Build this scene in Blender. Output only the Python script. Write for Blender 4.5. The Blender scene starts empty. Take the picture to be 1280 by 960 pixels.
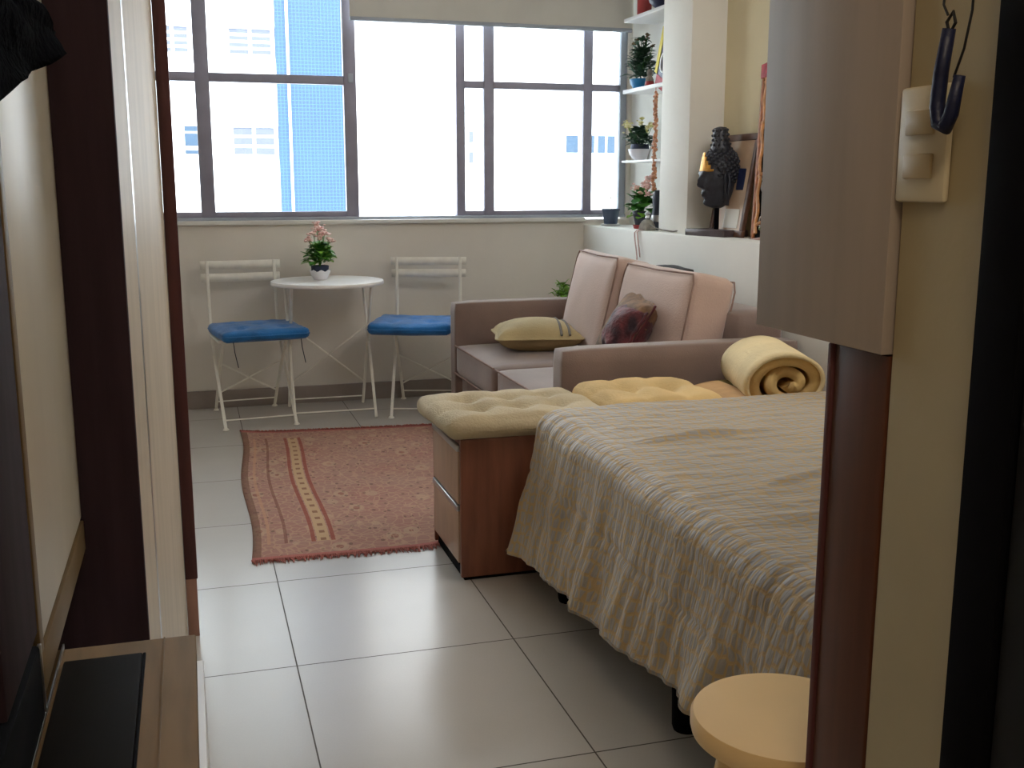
import bpy, bmesh, math, random
from mathutils import Vector, Matrix, noise
C = bpy.context.scene.collection
R = math.radians
PI = math.pi
random.seed(7)

# ---------------------------------------------------------------- materials
def lin(c):
    return tuple(((v/255)/12.92 if v/255 <= .04045 else ((v/255+.055)/1.055)**2.4) for v in c) + (1,)

def mat(name, col, rough=.6, metal=0, var=0, scale=8, bump=0, bscale=60, stretch=(1, 1, 1), coat=0, sheen=0, col2=None, trans=0, spec=.5):
    m = bpy.data.materials.new(name); m.use_nodes = True
    nt = m.node_tree; b = nt.nodes['Principled BSDF']
    b.inputs['Base Color'].default_value = lin(col)
    b.inputs['Roughness'].default_value = rough
    b.inputs['Metallic'].default_value = metal
    b.inputs['Coat Weight'].default_value = coat
    b.inputs['Sheen Weight'].default_value = sheen
    b.inputs['Specular IOR Level'].default_value = spec
    if trans: b.inputs['Transmission Weight'].default_value = trans
    tc = nt.nodes.new('ShaderNodeTexCoord'); mp = nt.nodes.new('ShaderNodeMapping')
    mp.inputs['Scale'].default_value = stretch
    nt.links.new(tc.outputs['Object'], mp.inputs['Vector'])
    if var or col2:
        n = nt.nodes.new('ShaderNodeTexNoise'); n.inputs['Scale'].default_value = scale; n.inputs['Detail'].default_value = 4
        r = nt.nodes.new('ShaderNodeValToRGB')
        c2 = col2 or tuple(max(0, v*(1-var)) for v in col)
        r.color_ramp.elements[0].position = .35; r.color_ramp.elements[1].position = .65
        r.color_ramp.elements[0].color = lin(c2); r.color_ramp.elements[1].color = lin(col)
        nt.links.new(mp.outputs[0], n.inputs['Vector']); nt.links.new(n.outputs['Fac'], r.inputs[0])
        nt.links.new(r.outputs[0], b.inputs['Base Color'])
    if bump:
        n = nt.nodes.new('ShaderNodeTexNoise'); n.inputs['Scale'].default_value = bscale; n.inputs['Detail'].default_value = 3
        bp = nt.nodes.new('ShaderNodeBump'); bp.inputs['Strength'].default_value = bump; bp.inputs['Distance'].default_value = .01
        nt.links.new(mp.outputs[0], n.inputs['Vector']); nt.links.new(n.outputs['Fac'], bp.inputs['Height'])
        nt.links.new(bp.outputs[0], b.inputs['Normal'])
    return m

def nd(nt, t, **kw):
    n = nt.nodes.new(t)
    for k, v in kw.items(): setattr(n, k, v)
    return n
def mth(nt, op, a, b=None, c=None):
    n = nt.nodes.new('ShaderNodeMath'); n.operation = op
    for i, x in enumerate((a, b, c)):
        if x is None: continue
        if isinstance(x, (int, float)): n.inputs[i].default_value = x
        else: nt.links.new(x, n.inputs[i])
    return n.outputs[0]
def mixc(nt, fac, a, b):
    n = nt.nodes.new('ShaderNodeMix'); n.data_type = 'RGBA'
    if isinstance(fac, (int, float)): n.inputs[0].default_value = fac
    else: nt.links.new(fac, n.inputs[0])
    for i, x in ((6, a), (7, b)):
        if isinstance(x, tuple): n.inputs[i].default_value = x
        else: nt.links.new(x, n.inputs[i])
    return n.outputs[2]

M = {}
M['wall'] = mat('plaster', (228, 222, 212), .85, var=.04, scale=1.5, bump=.06, bscale=30)
M['wallw'] = mat('white_paint', (232, 230, 222), .8, var=.03, scale=2, bump=.05, bscale=40)
M['wallcream'] = mat('cream_paint', (222, 208, 172), .85, var=.05, scale=2, bump=.05, bscale=40)
M['walltan'] = mat('tan_paint', (190, 170, 138), .85, var=.05, scale=2, bump=.05, bscale=40)
M['wallhall'] = mat('hall_paint', (186, 172, 138), .75, var=.06, scale=3, bump=.12, bscale=25)
M['ceil'] = mat('ceiling_paint', (246, 244, 240), .9, var=.02, scale=2)
M['base'] = mat('skirting_stone', (150, 138, 130), .35, var=.1, scale=6)
M['sill'] = mat('sill_stone', (228, 226, 220), .4, var=.05, scale=6)
M['alu'] = mat('grey_aluminium', (156, 154, 170), .5, metal=.25, var=.05, scale=10)
M['alu2'] = mat('pale_aluminium', (176, 184, 196), .5, metal=.25, var=.05, scale=10)
M['blind'] = mat('blind_fabric', (214, 212, 204), .9, var=.03, scale=5, bump=.1, bscale=300)
M['chairm'] = mat('cream_enamel', (242, 238, 226), .4, var=.04, scale=20)
M['tablem'] = mat('white_enamel', (240, 238, 235), .3, var=.02, scale=5)
M['blue'] = mat('blue_cotton', (12, 118, 194), .75, var=.18, scale=10, bump=.3, bscale=120, sheen=.3)
M['bluedark'] = mat('navy_tape', (20, 28, 45), .8, var=.1)
M['sofa'] = mat('mauve_velvet', (136, 114, 104), .8, var=.1, scale=4, bump=.15, bscale=200, sheen=.5)
M['sofacush'] = mat('rose_suede', (206, 178, 164), .85, var=.07, scale=3, bump=.2, bscale=150, sheen=.4)
M['piping'] = mat('piping_cord', (150, 122, 110), .8, var=.1, scale=20)
M['seam'] = mat('dark_seam', (70, 58, 54), .9, var=.1, scale=20)
M['wood'] = mat('cherry_wood', (136, 84, 62), .42, col2=(114, 66, 48), scale=5, stretch=(6, 6, .7), bump=.05, bscale=40)
M['woodred'] = mat('mahogany_edge', (88, 42, 42), .55, col2=(72, 32, 32), scale=6, stretch=(5, 5, .5))
M['woodbrown'] = mat('brown_panel', (92, 50, 30), .45, col2=(76, 40, 24), scale=5, stretch=(6, 6, .5))
M['wooddark'] = mat('wenge_laminate', (62, 46, 54), .8, spec=.2, col2=(52, 38, 45), scale=6, stretch=(6, 6, .5))
M['woodpink'] = mat('rose_wood', (178, 138, 124), .5, var=.08, scale=6, stretch=(4, 4, 1))
M['drawer'] = mat('drawer_laminate', (176, 146, 124), .4, var=.06, scale=8, stretch=(3, 3, 1))
M['lam'] = mat('silver_laminate', (212, 200, 184), .5, spec=.10, var=.05, scale=20, stretch=(1, 1, .15))
M['grey'] = mat('lilac_laminate', (180, 167, 156), .5, var=.05, scale=6, stretch=(4, 4, .4))
M['steel'] = mat('brushed_steel', (190, 192, 195), .3, metal=1, var=.05, scale=20)
M['counter'] = mat('brown_laminate', (138, 112, 78), .7, spec=.25, var=.12, scale=7, stretch=(6, .6, 1))
M['blackglass'] = mat('black_glass', (24, 20, 15), .7, var=.1, scale=4, spec=.06)
M['black'] = mat('black_plastic', (10, 10, 14), .75, spec=.06, var=.1, scale=6)
M['blackm'] = mat('black_lacquer', (14, 14, 16), .6, spec=.2, var=.1, scale=6)
M['doortrim'] = mat('olive_trim', (134, 112, 78), .5, var=.1, scale=8)
M['doorcream'] = mat('cream_door', (228, 220, 205), .4, var=.05, scale=4, stretch=(1, 1, .3))
M['white'] = mat('white_lacquer', (232, 230, 228), .35, var=.02, scale=5)
M['stool'] = mat('cream_lacquer', (238, 204, 148), .4, var=.03, scale=5)
M['mattress'] = mat('mattress_cloth', (205, 198, 184), .8, var=.05, scale=5)
M['bedbase'] = mat('bed_base_cloth', (46, 42, 42), .8, var=.1, scale=10)
M['tuft'] = mat('beige_cotton', (196, 180, 148), .85, var=.08, scale=4, bump=.3, bscale=120)
M['tuft_lit'] = mat('beige_cotton_lit', (222, 190, 132), .85, var=.1, scale=5, bump=.3, bscale=120)  # bench cushion cloth with the yellow light on it painted into the colour
M['tan'] = mat('tan_cotton', (200, 160, 112), .85, var=.1, scale=10, bump=.3, bscale=100)
M['olive'] = mat('olive_cotton', (128, 116, 50), .9, var=.2, scale=20)
M['duvet'] = mat('cream_quilt', (232, 212, 166), .9, var=.06, scale=6, bump=.4, bscale=70)
M['duvetin'] = mat('butter_quilt', (214, 180, 118), .9, var=.1, scale=6, bump=.4, bscale=70)
M['stripe'] = mat('stripe_cloth', (184, 164, 120), .85, var=.1, scale=5, bump=.3, bscale=120)
M['stripeg'] = mat('grey_welt', (120, 114, 106), .85, var=.1, scale=8)
M['patchb'] = mat('brown_brocade', (140, 106, 76), .8, var=.3, scale=20, bump=.3, bscale=90)
M['maroon'] = mat('maroon_velvet', (112, 42, 46), .7, col2=(40, 18, 30), scale=14, bump=.5, bscale=60, sheen=.1)
M['leaf'] = mat('leaf', (92, 160, 60), .5, col2=(52, 112, 46), scale=30)
M['leafl'] = mat('leaf_light', (150, 196, 72), .5, col2=(80, 132, 40), scale=30)
M['leafd'] = mat('leaf_dark', (74, 112, 82), .5, col2=(46, 80, 62), scale=30)
M['pink'] = mat('pink_petals', (222, 168, 158), .6, col2=(238, 214, 206), scale=60)
M['yellowf'] = mat('yellow_petals', (206, 196, 110), .6, col2=(232, 226, 190), scale=60)
M['brownf'] = mat('brown_buds', (126, 104, 70), .7, col2=(84, 78, 48), scale=60)
M['soil'] = mat('soil', (48, 38, 32), .95, var=.3, scale=40, bump=.5, bscale=80)
M['potblue'] = mat('turquoise_pot', (24, 130, 190), .35, var=.05)
M['potwhite'] = mat('white_pot', (232, 232, 238), .35, var=.03)
M['potslate'] = mat('slate_pot', (74, 88, 112), .5, var=.06)
M['potdark'] = mat('dark_pot', (44, 50, 66), .5, var=.08)
M['potnavy'] = mat('navy_liner', (52, 62, 92), .5, var=.1)
M['red'] = mat('red_glaze', (168, 52, 52), .5, var=.1, scale=20)
M['pinkred'] = mat('crimson_paint', (190, 60, 74), .6, var=.2, scale=40)
M['navy'] = mat('navy_glaze', (34, 44, 82), .4, var=.1)
M['yellow'] = mat('yellow_card', (222, 200, 50), .6, var=.05)
M['bead'] = mat('amber_beads', (176, 112, 78), .45, col2=(206, 150, 112), scale=90)
M['bronze'] = mat('dark_bronze', (50, 52, 62), .36, metal=.1, var=.25, scale=30, bump=.2, bscale=120)
M['gold'] = mat('gold_leaf', (220, 160, 72), .35, metal=.6, var=.15, scale=60)
M['basewood'] = mat('plinth_wood', (84, 72, 74), .35, var=.15, scale=10)
M['framew'] = mat('frame_wood', (98, 64, 48), .45, var=.2, scale=20)
M['frameo'] = mat('orange_wood', (176, 106, 62), .5, var=.25, scale=30)
M['carve'] = mat('carved_orange', (206, 140, 76), .5, var=.2, scale=40)
M['carvegreen'] = mat('sage_ornament', (150, 164, 120), .6, var=.2, scale=40)
M['cloth'] = mat('grey_cloth', (150, 144, 134), .9, var=.15, scale=40)
M['ribbon'] = mat('pink_ribbon', (196, 160, 148), .8, var=.1, scale=30)
M['silver'] = mat('silver', (205, 205, 205), .3, metal=.8, var=.1)
M['plate'] = mat('ivory_plastic', (218, 206, 176), .35, var=.03)
M['key'] = mat('ivory_rocker', (190, 172, 136), .4, var=.03)
M['navyfoam'] = mat('navy_foam', (14, 24, 62), .5, var=.1, scale=30, bump=.2)
M['cord'] = mat('black_cord', (12, 12, 14), .6, var=.1)
M['darkcloth'] = mat('navy_fleece', (9, 12, 20), 1, spec=.03, var=.25, scale=20, bump=.6, bscale=90)
M['fringe'] = mat('red_fringe', (176, 100, 88), .9, var=.2, scale=60)
M['greyleaf'] = mat('charcoal_cloth', (64, 62, 62), .9, var=.1)
# outside
M['facade'] = mat('facade_render', (238, 238, 236), .9, var=.02, scale=.5)
M['shutter'] = mat('grey_shutter', (89, 92, 106), .7, var=.05)
M['pane'] = mat('dim_pane', (52, 71, 90), .3, var=.05)
M['pipe'] = mat('white_pipe', (245, 245, 245), .5, var=.02)

def tile_blue():
    m = bpy.data.materials.new('blue_mosaic'); m.use_nodes = True; nt = m.node_tree; b = nt.nodes['Principled BSDF']
    tc = nd(nt, 'ShaderNodeTexCoord'); s = nd(nt, 'ShaderNodeSeparateXYZ'); nt.links.new(tc.outputs['Object'], s.inputs[0])
    fx = mth(nt, 'FRACT', mth(nt, 'MULTIPLY', s.outputs[0], 20)); fz = mth(nt, 'FRACT', mth(nt, 'MULTIPLY', s.outputs[2], 20))
    g = mth(nt, 'MAXIMUM', mth(nt, 'LESS_THAN', fx, .2), mth(nt, 'LESS_THAN', fz, .2))
    n = nd(nt, 'ShaderNodeTexNoise'); n.inputs['Scale'].default_value = 1.2; nt.links.new(tc.outputs['Object'], n.inputs['Vector'])
    c = mixc(nt, n.outputs['Fac'], lin((40, 60, 100)), lin((46, 74, 112)))
    c = mixc(nt, g, c, lin((56, 90, 124)))
    nt.links.new(c, b.inputs['Base Color']); b.inputs['Roughness'].default_value = .6
    return m
M['bluetile'] = tile_blue()

def floor_mat():
    m = bpy.data.materials.new('porcelain_tiles'); m.use_nodes = True; nt = m.node_tree; b = nt.nodes['Principled BSDF']
    tc = nd(nt, 'ShaderNodeTexCoord'); s = nd(nt, 'ShaderNodeSeparateXYZ'); nt.links.new(tc.outputs['Object'], s.inputs[0])
    ux = mth(nt, 'DIVIDE', mth(nt, 'SUBTRACT', s.outputs[0], .212-5.95), .595)
    uy = mth(nt, 'DIVIDE', mth(nt, 'SUBTRACT', s.outputs[1], 3.313-6.32), .632)
    fx = mth(nt, 'FRACT', ux); fy = mth(nt, 'FRACT', uy)
    g = mth(nt, 'MAXIMUM', mth(nt, 'LESS_THAN', fx, .006), mth(nt, 'LESS_THAN', fy, .0065))
    n = nd(nt, 'ShaderNodeTexNoise'); n.inputs['Scale'].default_value = 2.2; n.inputs['Detail'].default_value = 5; nt.links.new(tc.outputs['Object'], n.inputs['Vector'])
    n2 = nd(nt, 'ShaderNodeTexNoise'); n2.inputs['Scale'].default_value = 220; nt.links.new(tc.outputs['Object'], n2.inputs['Vector'])
    wn = nd(nt, 'ShaderNodeTexWhiteNoise'); wn.noise_dimensions = '2D'
    cb = nd(nt, 'ShaderNodeCombineXYZ'); nt.links.new(mth(nt, 'FLOOR', ux), cb.inputs[0]); nt.links.new(mth(nt, 'FLOOR', uy), cb.inputs[1]); nt.links.new(cb.outputs[0], wn.inputs['Vector'])
    c = mixc(nt, n.outputs['Fac'], lin((186, 182, 176)), lin((204, 200, 194)))
    c = mixc(nt, mth(nt, 'MULTIPLY', wn.outputs['Value'], .25), c, lin((168, 160, 148)))
    c = mixc(nt, mth(nt, 'MULTIPLY', n2.outputs['Fac'], .12), c, lin((140, 130, 120)))
    c = mixc(nt, g, c, lin((84, 78, 72)))
    nt.links.new(c, b.inputs['Base Color'])
    r = mth(nt, 'MAXIMUM', .24, mth(nt, 'MULTIPLY', g, .8))
    nt.links.new(r, b.inputs['Roughness']); b.inputs['Specular IOR Level'].default_value = .31
    bp = nd(nt, 'ShaderNodeBump'); bp.inputs['Strength'].default_value = .3; bp.inputs['Distance'].default_value = .002
    nt.links.new(mth(nt, 'SUBTRACT', 1, g), bp.inputs['Height']); nt.links.new(bp.outputs[0], b.inputs['Normal'])
    return m
M['floor'] = floor_mat()

def glass_mat():
    m = bpy.data.materials.new('window_glass'); m.use_nodes = True; nt = m.node_tree; nt.nodes.clear()
    o = nd(nt, 'ShaderNodeOutputMaterial'); t = nd(nt, 'ShaderNodeBsdfTransparent'); g = nd(nt, 'ShaderNodeBsdfGlossy'); mx = nd(nt, 'ShaderNodeMixShader')
    t.inputs[0].default_value = (.93, .96, .97, 1); g.inputs['Roughness'].default_value = .02
    fr = nd(nt, 'ShaderNodeFresnel'); fr.inputs[0].default_value = 1.45
    nt.links.new(fr.outputs[0], mx.inputs[0]); nt.links.new(t.outputs[0], mx.inputs[1]); nt.links.new(g.outputs[0], mx.inputs[2]); nt.links.new(mx.outputs[0], o.inputs[0])
    return m
M['glass'] = glass_mat()

def spread_mat():
    m = bpy.data.materials.new('jacquard_spread'); m.use_nodes = True; nt = m.node_tree; b = nt.nodes['Principled BSDF']
    uv = nd(nt, 'ShaderNodeUVMap'); mp = nd(nt, 'ShaderNodeMapping'); mp.inputs['Scale'].default_value = (30, 52, 1)
    nt.links.new(uv.outputs[0], mp.inputs[0])
    v = nd(nt, 'ShaderNodeTexVoronoi'); v.feature = 'DISTANCE_TO_EDGE'; v.inputs['Randomness'].default_value = .45; v.inputs['Scale'].default_value = 1
    nt.links.new(mp.outputs[0], v.inputs['Vector'])
    edge = mth(nt, 'LESS_THAN', v.outputs['Distance'], .13)
    n = nd(nt, 'ShaderNodeTexNoise'); n.inputs['Scale'].default_value = 3; nt.links.new(uv.outputs[0], n.inputs['Vector'])
    c = mixc(nt, n.outputs['Fac'], lin((140, 138, 134)), lin((160, 153, 144)))
    c = mixc(nt, edge, c, lin((176, 150, 106)))
    nt.links.new(c, b.inputs['Base Color']); b.inputs['Roughness'].default_value = .5; b.inputs['Sheen Weight'].default_value = .3
    r = mth(nt, 'ADD', .55, mth(nt, 'MULTIPLY', edge, .2)); nt.links.new(r, b.inputs['Roughness'])
    mp2 = nd(nt, 'ShaderNodeMapping'); mp2.inputs['Scale'].default_value = (7, 26, 1); nt.links.new(uv.outputs[0], mp2.inputs[0])
    n3 = nd(nt, 'ShaderNodeTexNoise'); n3.inputs['Scale'].default_value = 1; n3.inputs['Detail'].default_value = 3; nt.links.new(mp2.outputs[0], n3.inputs['Vector'])
    h = mth(nt, 'ADD', mth(nt, 'MULTIPLY', v.outputs['Distance'], .25), n3.outputs['Fac'])
    bp = nd(nt, 'ShaderNodeBump'); bp.inputs['Strength'].default_value = .6; bp.inputs['Distance'].default_value = .018
    nt.links.new(h, bp.inputs['Height']); nt.links.new(bp.outputs[0], b.inputs['Normal'])
    return m
M['spread'] = spread_mat()

def rug_mat(W, L):
    # u across 0..W (left edge = 0), v along 0..L
    m = bpy.data.materials.new('woven_rug'); m.use_nodes = True; nt = m.node_tree; b = nt.nodes['Principled BSDF']
    uv = nd(nt, 'ShaderNodeUVMap'); s = nd(nt, 'ShaderNodeSeparateXYZ'); nt.links.new(uv.outputs[0], s.inputs[0])
    u, v = s.outputs[0], s.outputs[1]
    def vor(sx, sy, rnd=.7, feat='F1'):
        mp = nd(nt, 'ShaderNodeMapping'); mp.inputs['Scale'].default_value = (sx, sy, 1); nt.links.new(uv.outputs[0], mp.inputs[0])
        t = nd(nt, 'ShaderNodeTexVoronoi'); t.feature = feat; t.inputs['Randomness'].default_value = rnd; t.inputs['Scale'].default_value = 1
        nt.links.new(mp.outputs[0], t.inputs['Vector']); return t
    def noi(sx, sy, det=3):
        mp = nd(nt, 'ShaderNodeMapping'); mp.inputs['Scale'].default_value = (sx, sy, 1); nt.links.new(uv.outputs[0], mp.inputs[0])
        t = nd(nt, 'ShaderNodeTexNoise'); t.inputs['Scale'].default_value = 1; t.inputs['Detail'].default_value = det
        nt.links.new(mp.outputs[0], t.inputs['Vector']); return t.outputs['Fac']
    c = mixc(nt, noi(5, 5), lin((168, 114, 104)), lin((170, 142, 126)))
    v1 = vor(11, 7); c = mixc(nt, mth(nt, 'MULTIPLY', mth(nt, 'LESS_THAN', v1.outputs['Distance'], .34), .75), c, lin((184, 154, 130)))
    c = mixc(nt, mth(nt, 'MULTIPLY', mth(nt, 'LESS_THAN', v1.outputs['Distance'], .16), .8), c, lin((146, 92, 84)))
    v2 = vor(34, 20); c = mixc(nt, mth(nt, 'MULTIPLY', mth(nt, 'LESS_THAN', v2.outputs['Distance'], .25), .6), c, lin((108, 84, 78)))
    v3 = vor(26, 26, .9, 'DISTANCE_TO_EDGE'); c = mixc(nt, mth(nt, 'MULTIPLY', mth(nt, 'LESS_THAN', v3.outputs['Distance'], .06), .5), c, lin((196, 160, 132)))
    def band(a, bb): return mth(nt, 'MULTIPLY', mth(nt, 'GREATER_THAN', u, a), mth(nt, 'LESS_THAN', u, bb))
    vin = mth(nt, 'MULTIPLY', mth(nt, 'GREATER_THAN', v, .16), mth(nt, 'LESS_THAN', v, L-.16))
    def stripe(c, a, bb, col, f=1., inner=True):
        k = band(a, bb)
        if inner: k = mth(nt, 'MULTIPLY', k, vin)
        return mixc(nt, mth(nt, 'MULTIPLY', k, f), c, lin(col))
    c = stripe(c, 0, .03, (120, 88, 72), .7, False)
    c = stripe(c, .05, .062, (196, 150, 120), .6); c = stripe(c, .11, .122, (120, 70, 60), .6)
    c = stripe(c, .205, .22, (150, 76, 62), .8); c = stripe(c, .225, .27, (196, 164, 128), .9); c = stripe(c, .275, .29, (150, 76, 62), .8)
    dots = mth(nt, 'MULTIPLY', band(.238, .258), mth(nt, 'MULTIPLY', vin, mth(nt, 'LESS_THAN', mth(nt, 'FRACT', mth(nt, 'MULTIPLY', v, 12)), .35)))
    c = mixc(nt, mth(nt, 'MULTIPLY', dots, .8), c, lin((134, 90, 72)))
    ends = mth(nt, 'MAXIMUM', mth(nt, 'LESS_THAN', v, .035), mth(nt, 'GREATER_THAN', v, L-.035))
    c = mixc(nt, ends, c, lin((178, 110, 102)))
    nt.links.new(c, b.inputs['Base Color']); b.inputs['Roughness'].default_value = .95; b.inputs['Specular IOR Level'].default_value = .15
    bp = nd(nt, 'ShaderNodeBump'); bp.inputs['Strength'].default_value = .5; bp.inputs['Distance'].default_value = .004
    nt.links.new(noi(160, 60), bp.inputs['Height']); nt.links.new(bp.outputs[0], b.inputs['Normal'])
    return m

# ---------------------------------------------------------------- mesh helpers
class MB:
    def __init__(s): s.bm = bmesh.new()
    def box(s, x0, x1, y0, y1, z0, z1, bev=0, mtx=None):
        r = bmesh.ops.create_cube(s.bm, size=1); vs = r['verts']
        for v in vs: v.co = Vector(((x0+x1)/2+v.co.x*(x1-x0), (y0+y1)/2+v.co.y*(y1-y0), (z0+z1)/2+v.co.z*(z1-z0)))
        if bev:
            es = list({e for v in vs for e in v.link_edges})
            r2 = bmesh.ops.bevel(s.bm, geom=es, offset=bev, segments=2, affect='EDGES', profile=.5)
            vs = [v for v in r2['verts']] or vs
            if mtx:
                seen = set(vs)
                for f in r2['faces']:
                    for v in f.verts: seen.add(v)
                st = list(seen)
                while st:
                    v = st.pop()
                    for e in v.link_edges:
                        o = e.other_vert(v)
                        if o not in seen: seen.add(o); st.append(o)
                vs = list(seen)
        if mtx:
            for v in set(vs): v.co = mtx @ v.co
        return s
    def tube(s, pts, r, n=8, closed=False, sq=1):
        pts = [Vector(p) for p in pts]; rings = []; N = len(pts)
        rr = r if isinstance(r, (list, tuple)) else [r]*N
        prev = None
        for i, p in enumerate(pts):
            if closed: t = (pts[(i+1) % N]-pts[i-1]).normalized()
            else: t = (pts[min(i+1, N-1)]-pts[max(i-1, 0)]).normalized()
            if prev is None:
                up = Vector((0, 0, 1)) if abs(t.z) < .9 else Vector((1, 0, 0))
                a = t.cross(up).normalized()
            else:
                a = (prev - t*prev.dot(t)).normalized()
            prev = a; b = t.cross(a)
            rings.append([s.bm.verts.new(p+(a*math.cos(2*PI*k/n)+b*math.sin(2*PI*k/n)*sq)*rr[i]) for k in range(n)])
        for i in range(N if closed else N-1):
            A, B = rings[i], rings[(i+1) % N]
            for k in range(n): s.bm.faces.new((A[k], A[(k+1) % n], B[(k+1) % n], B[k]))
        if not closed: s.bm.faces.new(rings[0][::-1]); s.bm.faces.new(rings[-1])
        return s
    def lathe(s, prof, c=(0, 0, 0), n=32, fn=None):
        rings = []
        for r, z in prof:
            rg = []
            for k in range(n):
                a = 2*PI*k/n; rr, zz = (r, z) if fn is None else fn(r, z, a)
                rg.append(s.bm.verts.new((c[0]+rr*math.cos(a), c[1]+rr*math.sin(a), c[2]+zz)))
            rings.append(rg)
        for i in range(len(prof)-1):
            for k in range(n): s.bm.faces.new((rings[i][k], rings[i][(k+1) % n], rings[i+1][(k+1) % n], rings[i+1][k]))
        s.bm.faces.new(rings[0][::-1]); s.bm.faces.new(rings[-1])
        return s
    def ball(s, c, r, sub=1, sc=(1, 1, 1)):
        q = bmesh.ops.create_icosphere(s.bm, subdivisions=sub, radius=r)
        for v in q['verts']: v.co = Vector((c[0]+v.co.x*sc[0], c[1]+v.co.y*sc[1], c[2]+v.co.z*sc[2]))
        return s
    def puff(s, w, d, h, rad=.03, bulge=(0, 0, 0), n=14, nz=0, c=(0, 0, 0), seed=0, fn=None):
        """rounded, bulging box centred on c"""
        N = n+1; D = {}; Ufor = {}
        def vert(i, j, k):
            if (i, j, k) not in D:
                u = Vector((2*i/N-1, 2*j/N-1, 2*k/N-1)); v = s.bm.verts.new(u); D[(i, j, k)] = v
            return D[(i, j, k)]
        for ax in range(3):
            for side in (0, N):
                for a in range(N):
                    for b in range(N):
                        q = []
                        for da, db in ((0, 0), (1, 0), (1, 1), (0, 1)):
                            ijk = [0, 0, 0]; ijk[ax] = side; ijk[(ax+1) % 3] = a+da; ijk[(ax+2) % 3] = b+db
                            q.append(vert(*ijk))
                        s.bm.faces.new(q if side else q[::-1])
        seen = D.values()
        H = Vector((w/2, d/2, h/2))
        for v in seen:
            u = v.co.copy()
            p = Vector((u.x*H.x, u.y*H.y, u.z*H.z))
            r = min(rad, H.x*.98, H.y*.98, H.z*.98)
            inn = Vector([max(-(H[i]-r), min(H[i]-r, p[i])) for i in range(3)])
            dl = p-inn
            if dl.length > 1e-9:
                p = inn+dl.normalized()*r if dl.length > r*.999 or True else p
            f = [(1-u.x*u.x), (1-u.y*u.y), (1-u.z*u.z)]
            p.x += bulge[0]*u.x*f[1]*f[2]; p.y += bulge[1]*u.y*f[0]*f[2]; p.z += bulge[2]*u.z*f[0]*f[1]
            if nz:
                k = noise.noise_vector(Vector((p.x*7+seed, p.y*7, p.z*7)))
                p += k*nz
            if fn: p = fn(p, u)
            v.co = p+Vector(c)
        return s
    def grid(s, nu, nv, fn, thick=None, uvfn=None):
        V = [[s.bm.verts.new(fn(i/nu, j/nv)) for j in range(nv+1)] for i in range(nu+1)]
        uvl = s.bm.loops.layers.uv.verify() if uvfn else None
        for i in range(nu):
            for j in range(nv):
                try: f = s.bm.faces.new((V[i][j], V[i+1][j], V[i+1][j+1], V[i][j+1]))
                except ValueError: continue
                if uvl:
                    for l, (a, b) in zip(f.loops, ((i, j), (i+1, j), (i+1, j+1), (i, j+1))): l[uvl].uv = uvfn(a/nu, b/nv)
        return s
    def xf(s, m):
        bmesh.ops.transform(s.bm, matrix=m, verts=s.bm.verts); return s
    def build(s, name, m, parent=None, smooth=None, solid=0, sub=0, recalc=True, off=0):
        if recalc: bmesh.ops.recalc_face_normals(s.bm, faces=s.bm.faces)
        me = bpy.data.meshes.new(name); s.bm.to_mesh(me); s.bm.free()
        ms = m if isinstance(m, (list, tuple)) else [m]
        for x in ms: me.materials.append(M[x] if isinstance(x, str) else x)
        o = bpy.data.objects.new(name, me); C.objects.link(o)
        if parent: o.parent = parent
        if smooth is None or smooth:
            for p in me.polygons: p.use_smooth = True
            if smooth is None:
                me.set_sharp_from_angle(angle=R(35))
        if solid:
            md = o.modifiers.new('thick', 'SOLIDIFY'); md.thickness = solid; md.offset = off
        if sub:
            md = o.modifiers.new('sub', 'SUBSURF'); md.levels = sub; md.render_levels = sub
        return o

def tag(o, label=None, cat=None, group=None, kind=None):
    if label: o['label'] = label
    if cat: o['category'] = cat
    if group: o['group'] = group
    if kind: o['kind'] = kind
    return o
def thing(name, label, cat, loc=(0, 0, 0), rz=0, group=None, rot=None):
    o = bpy.data.objects.new(name, None); C.objects.link(o); o.empty_display_size = .1
    o.location = loc; o.rotation_euler = rot or (0, 0, rz)
    return tag(o, label, cat, group)
def struct(name, mb, m, **k): return tag(mb.build(name, m, **k), kind='structure')
def copy_tree(o, parent=None):
    c = o.copy(); C.objects.link(c)
    if parent: c.parent = parent
    for ch in list(o.children): copy_tree(ch, c)
    return c

# ================================================================ SETTING
YB = 6.16            # inner face of the window wall
struct('floor', MB().box(-1.4, 3.0, -1.6, YB+.2, -.1, 0), 'floor')
struct('ceiling', MB().box(-1.4, 3.0, -1.6, YB+.2, 2.6, 2.72), 'ceil')
# window wall with an opening x -0.9..2.54, z 1.03..2.5
wb = MB(); wb.box(-1.4, 2.9, YB, YB+.2, 0, 1.03); wb.box(-1.4, 2.9, YB, YB+.2, 2.5, 2.6)
wb.box(-1.4, -.9, YB, YB+.2, 1.03, 2.5); wb.box(2.575, 2.9, YB, YB+.2, 1.03, 2.5)
struct('wall_back', wb, 'wall')
struct('wall_left', MB().box(-1.4, -1.25, -1.6, YB, 0, 2.6), 'wall')
struct('wall_front', MB().box(-1.25, .7, -1.6, -1.45, 0, 2.6), 'wall')
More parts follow.
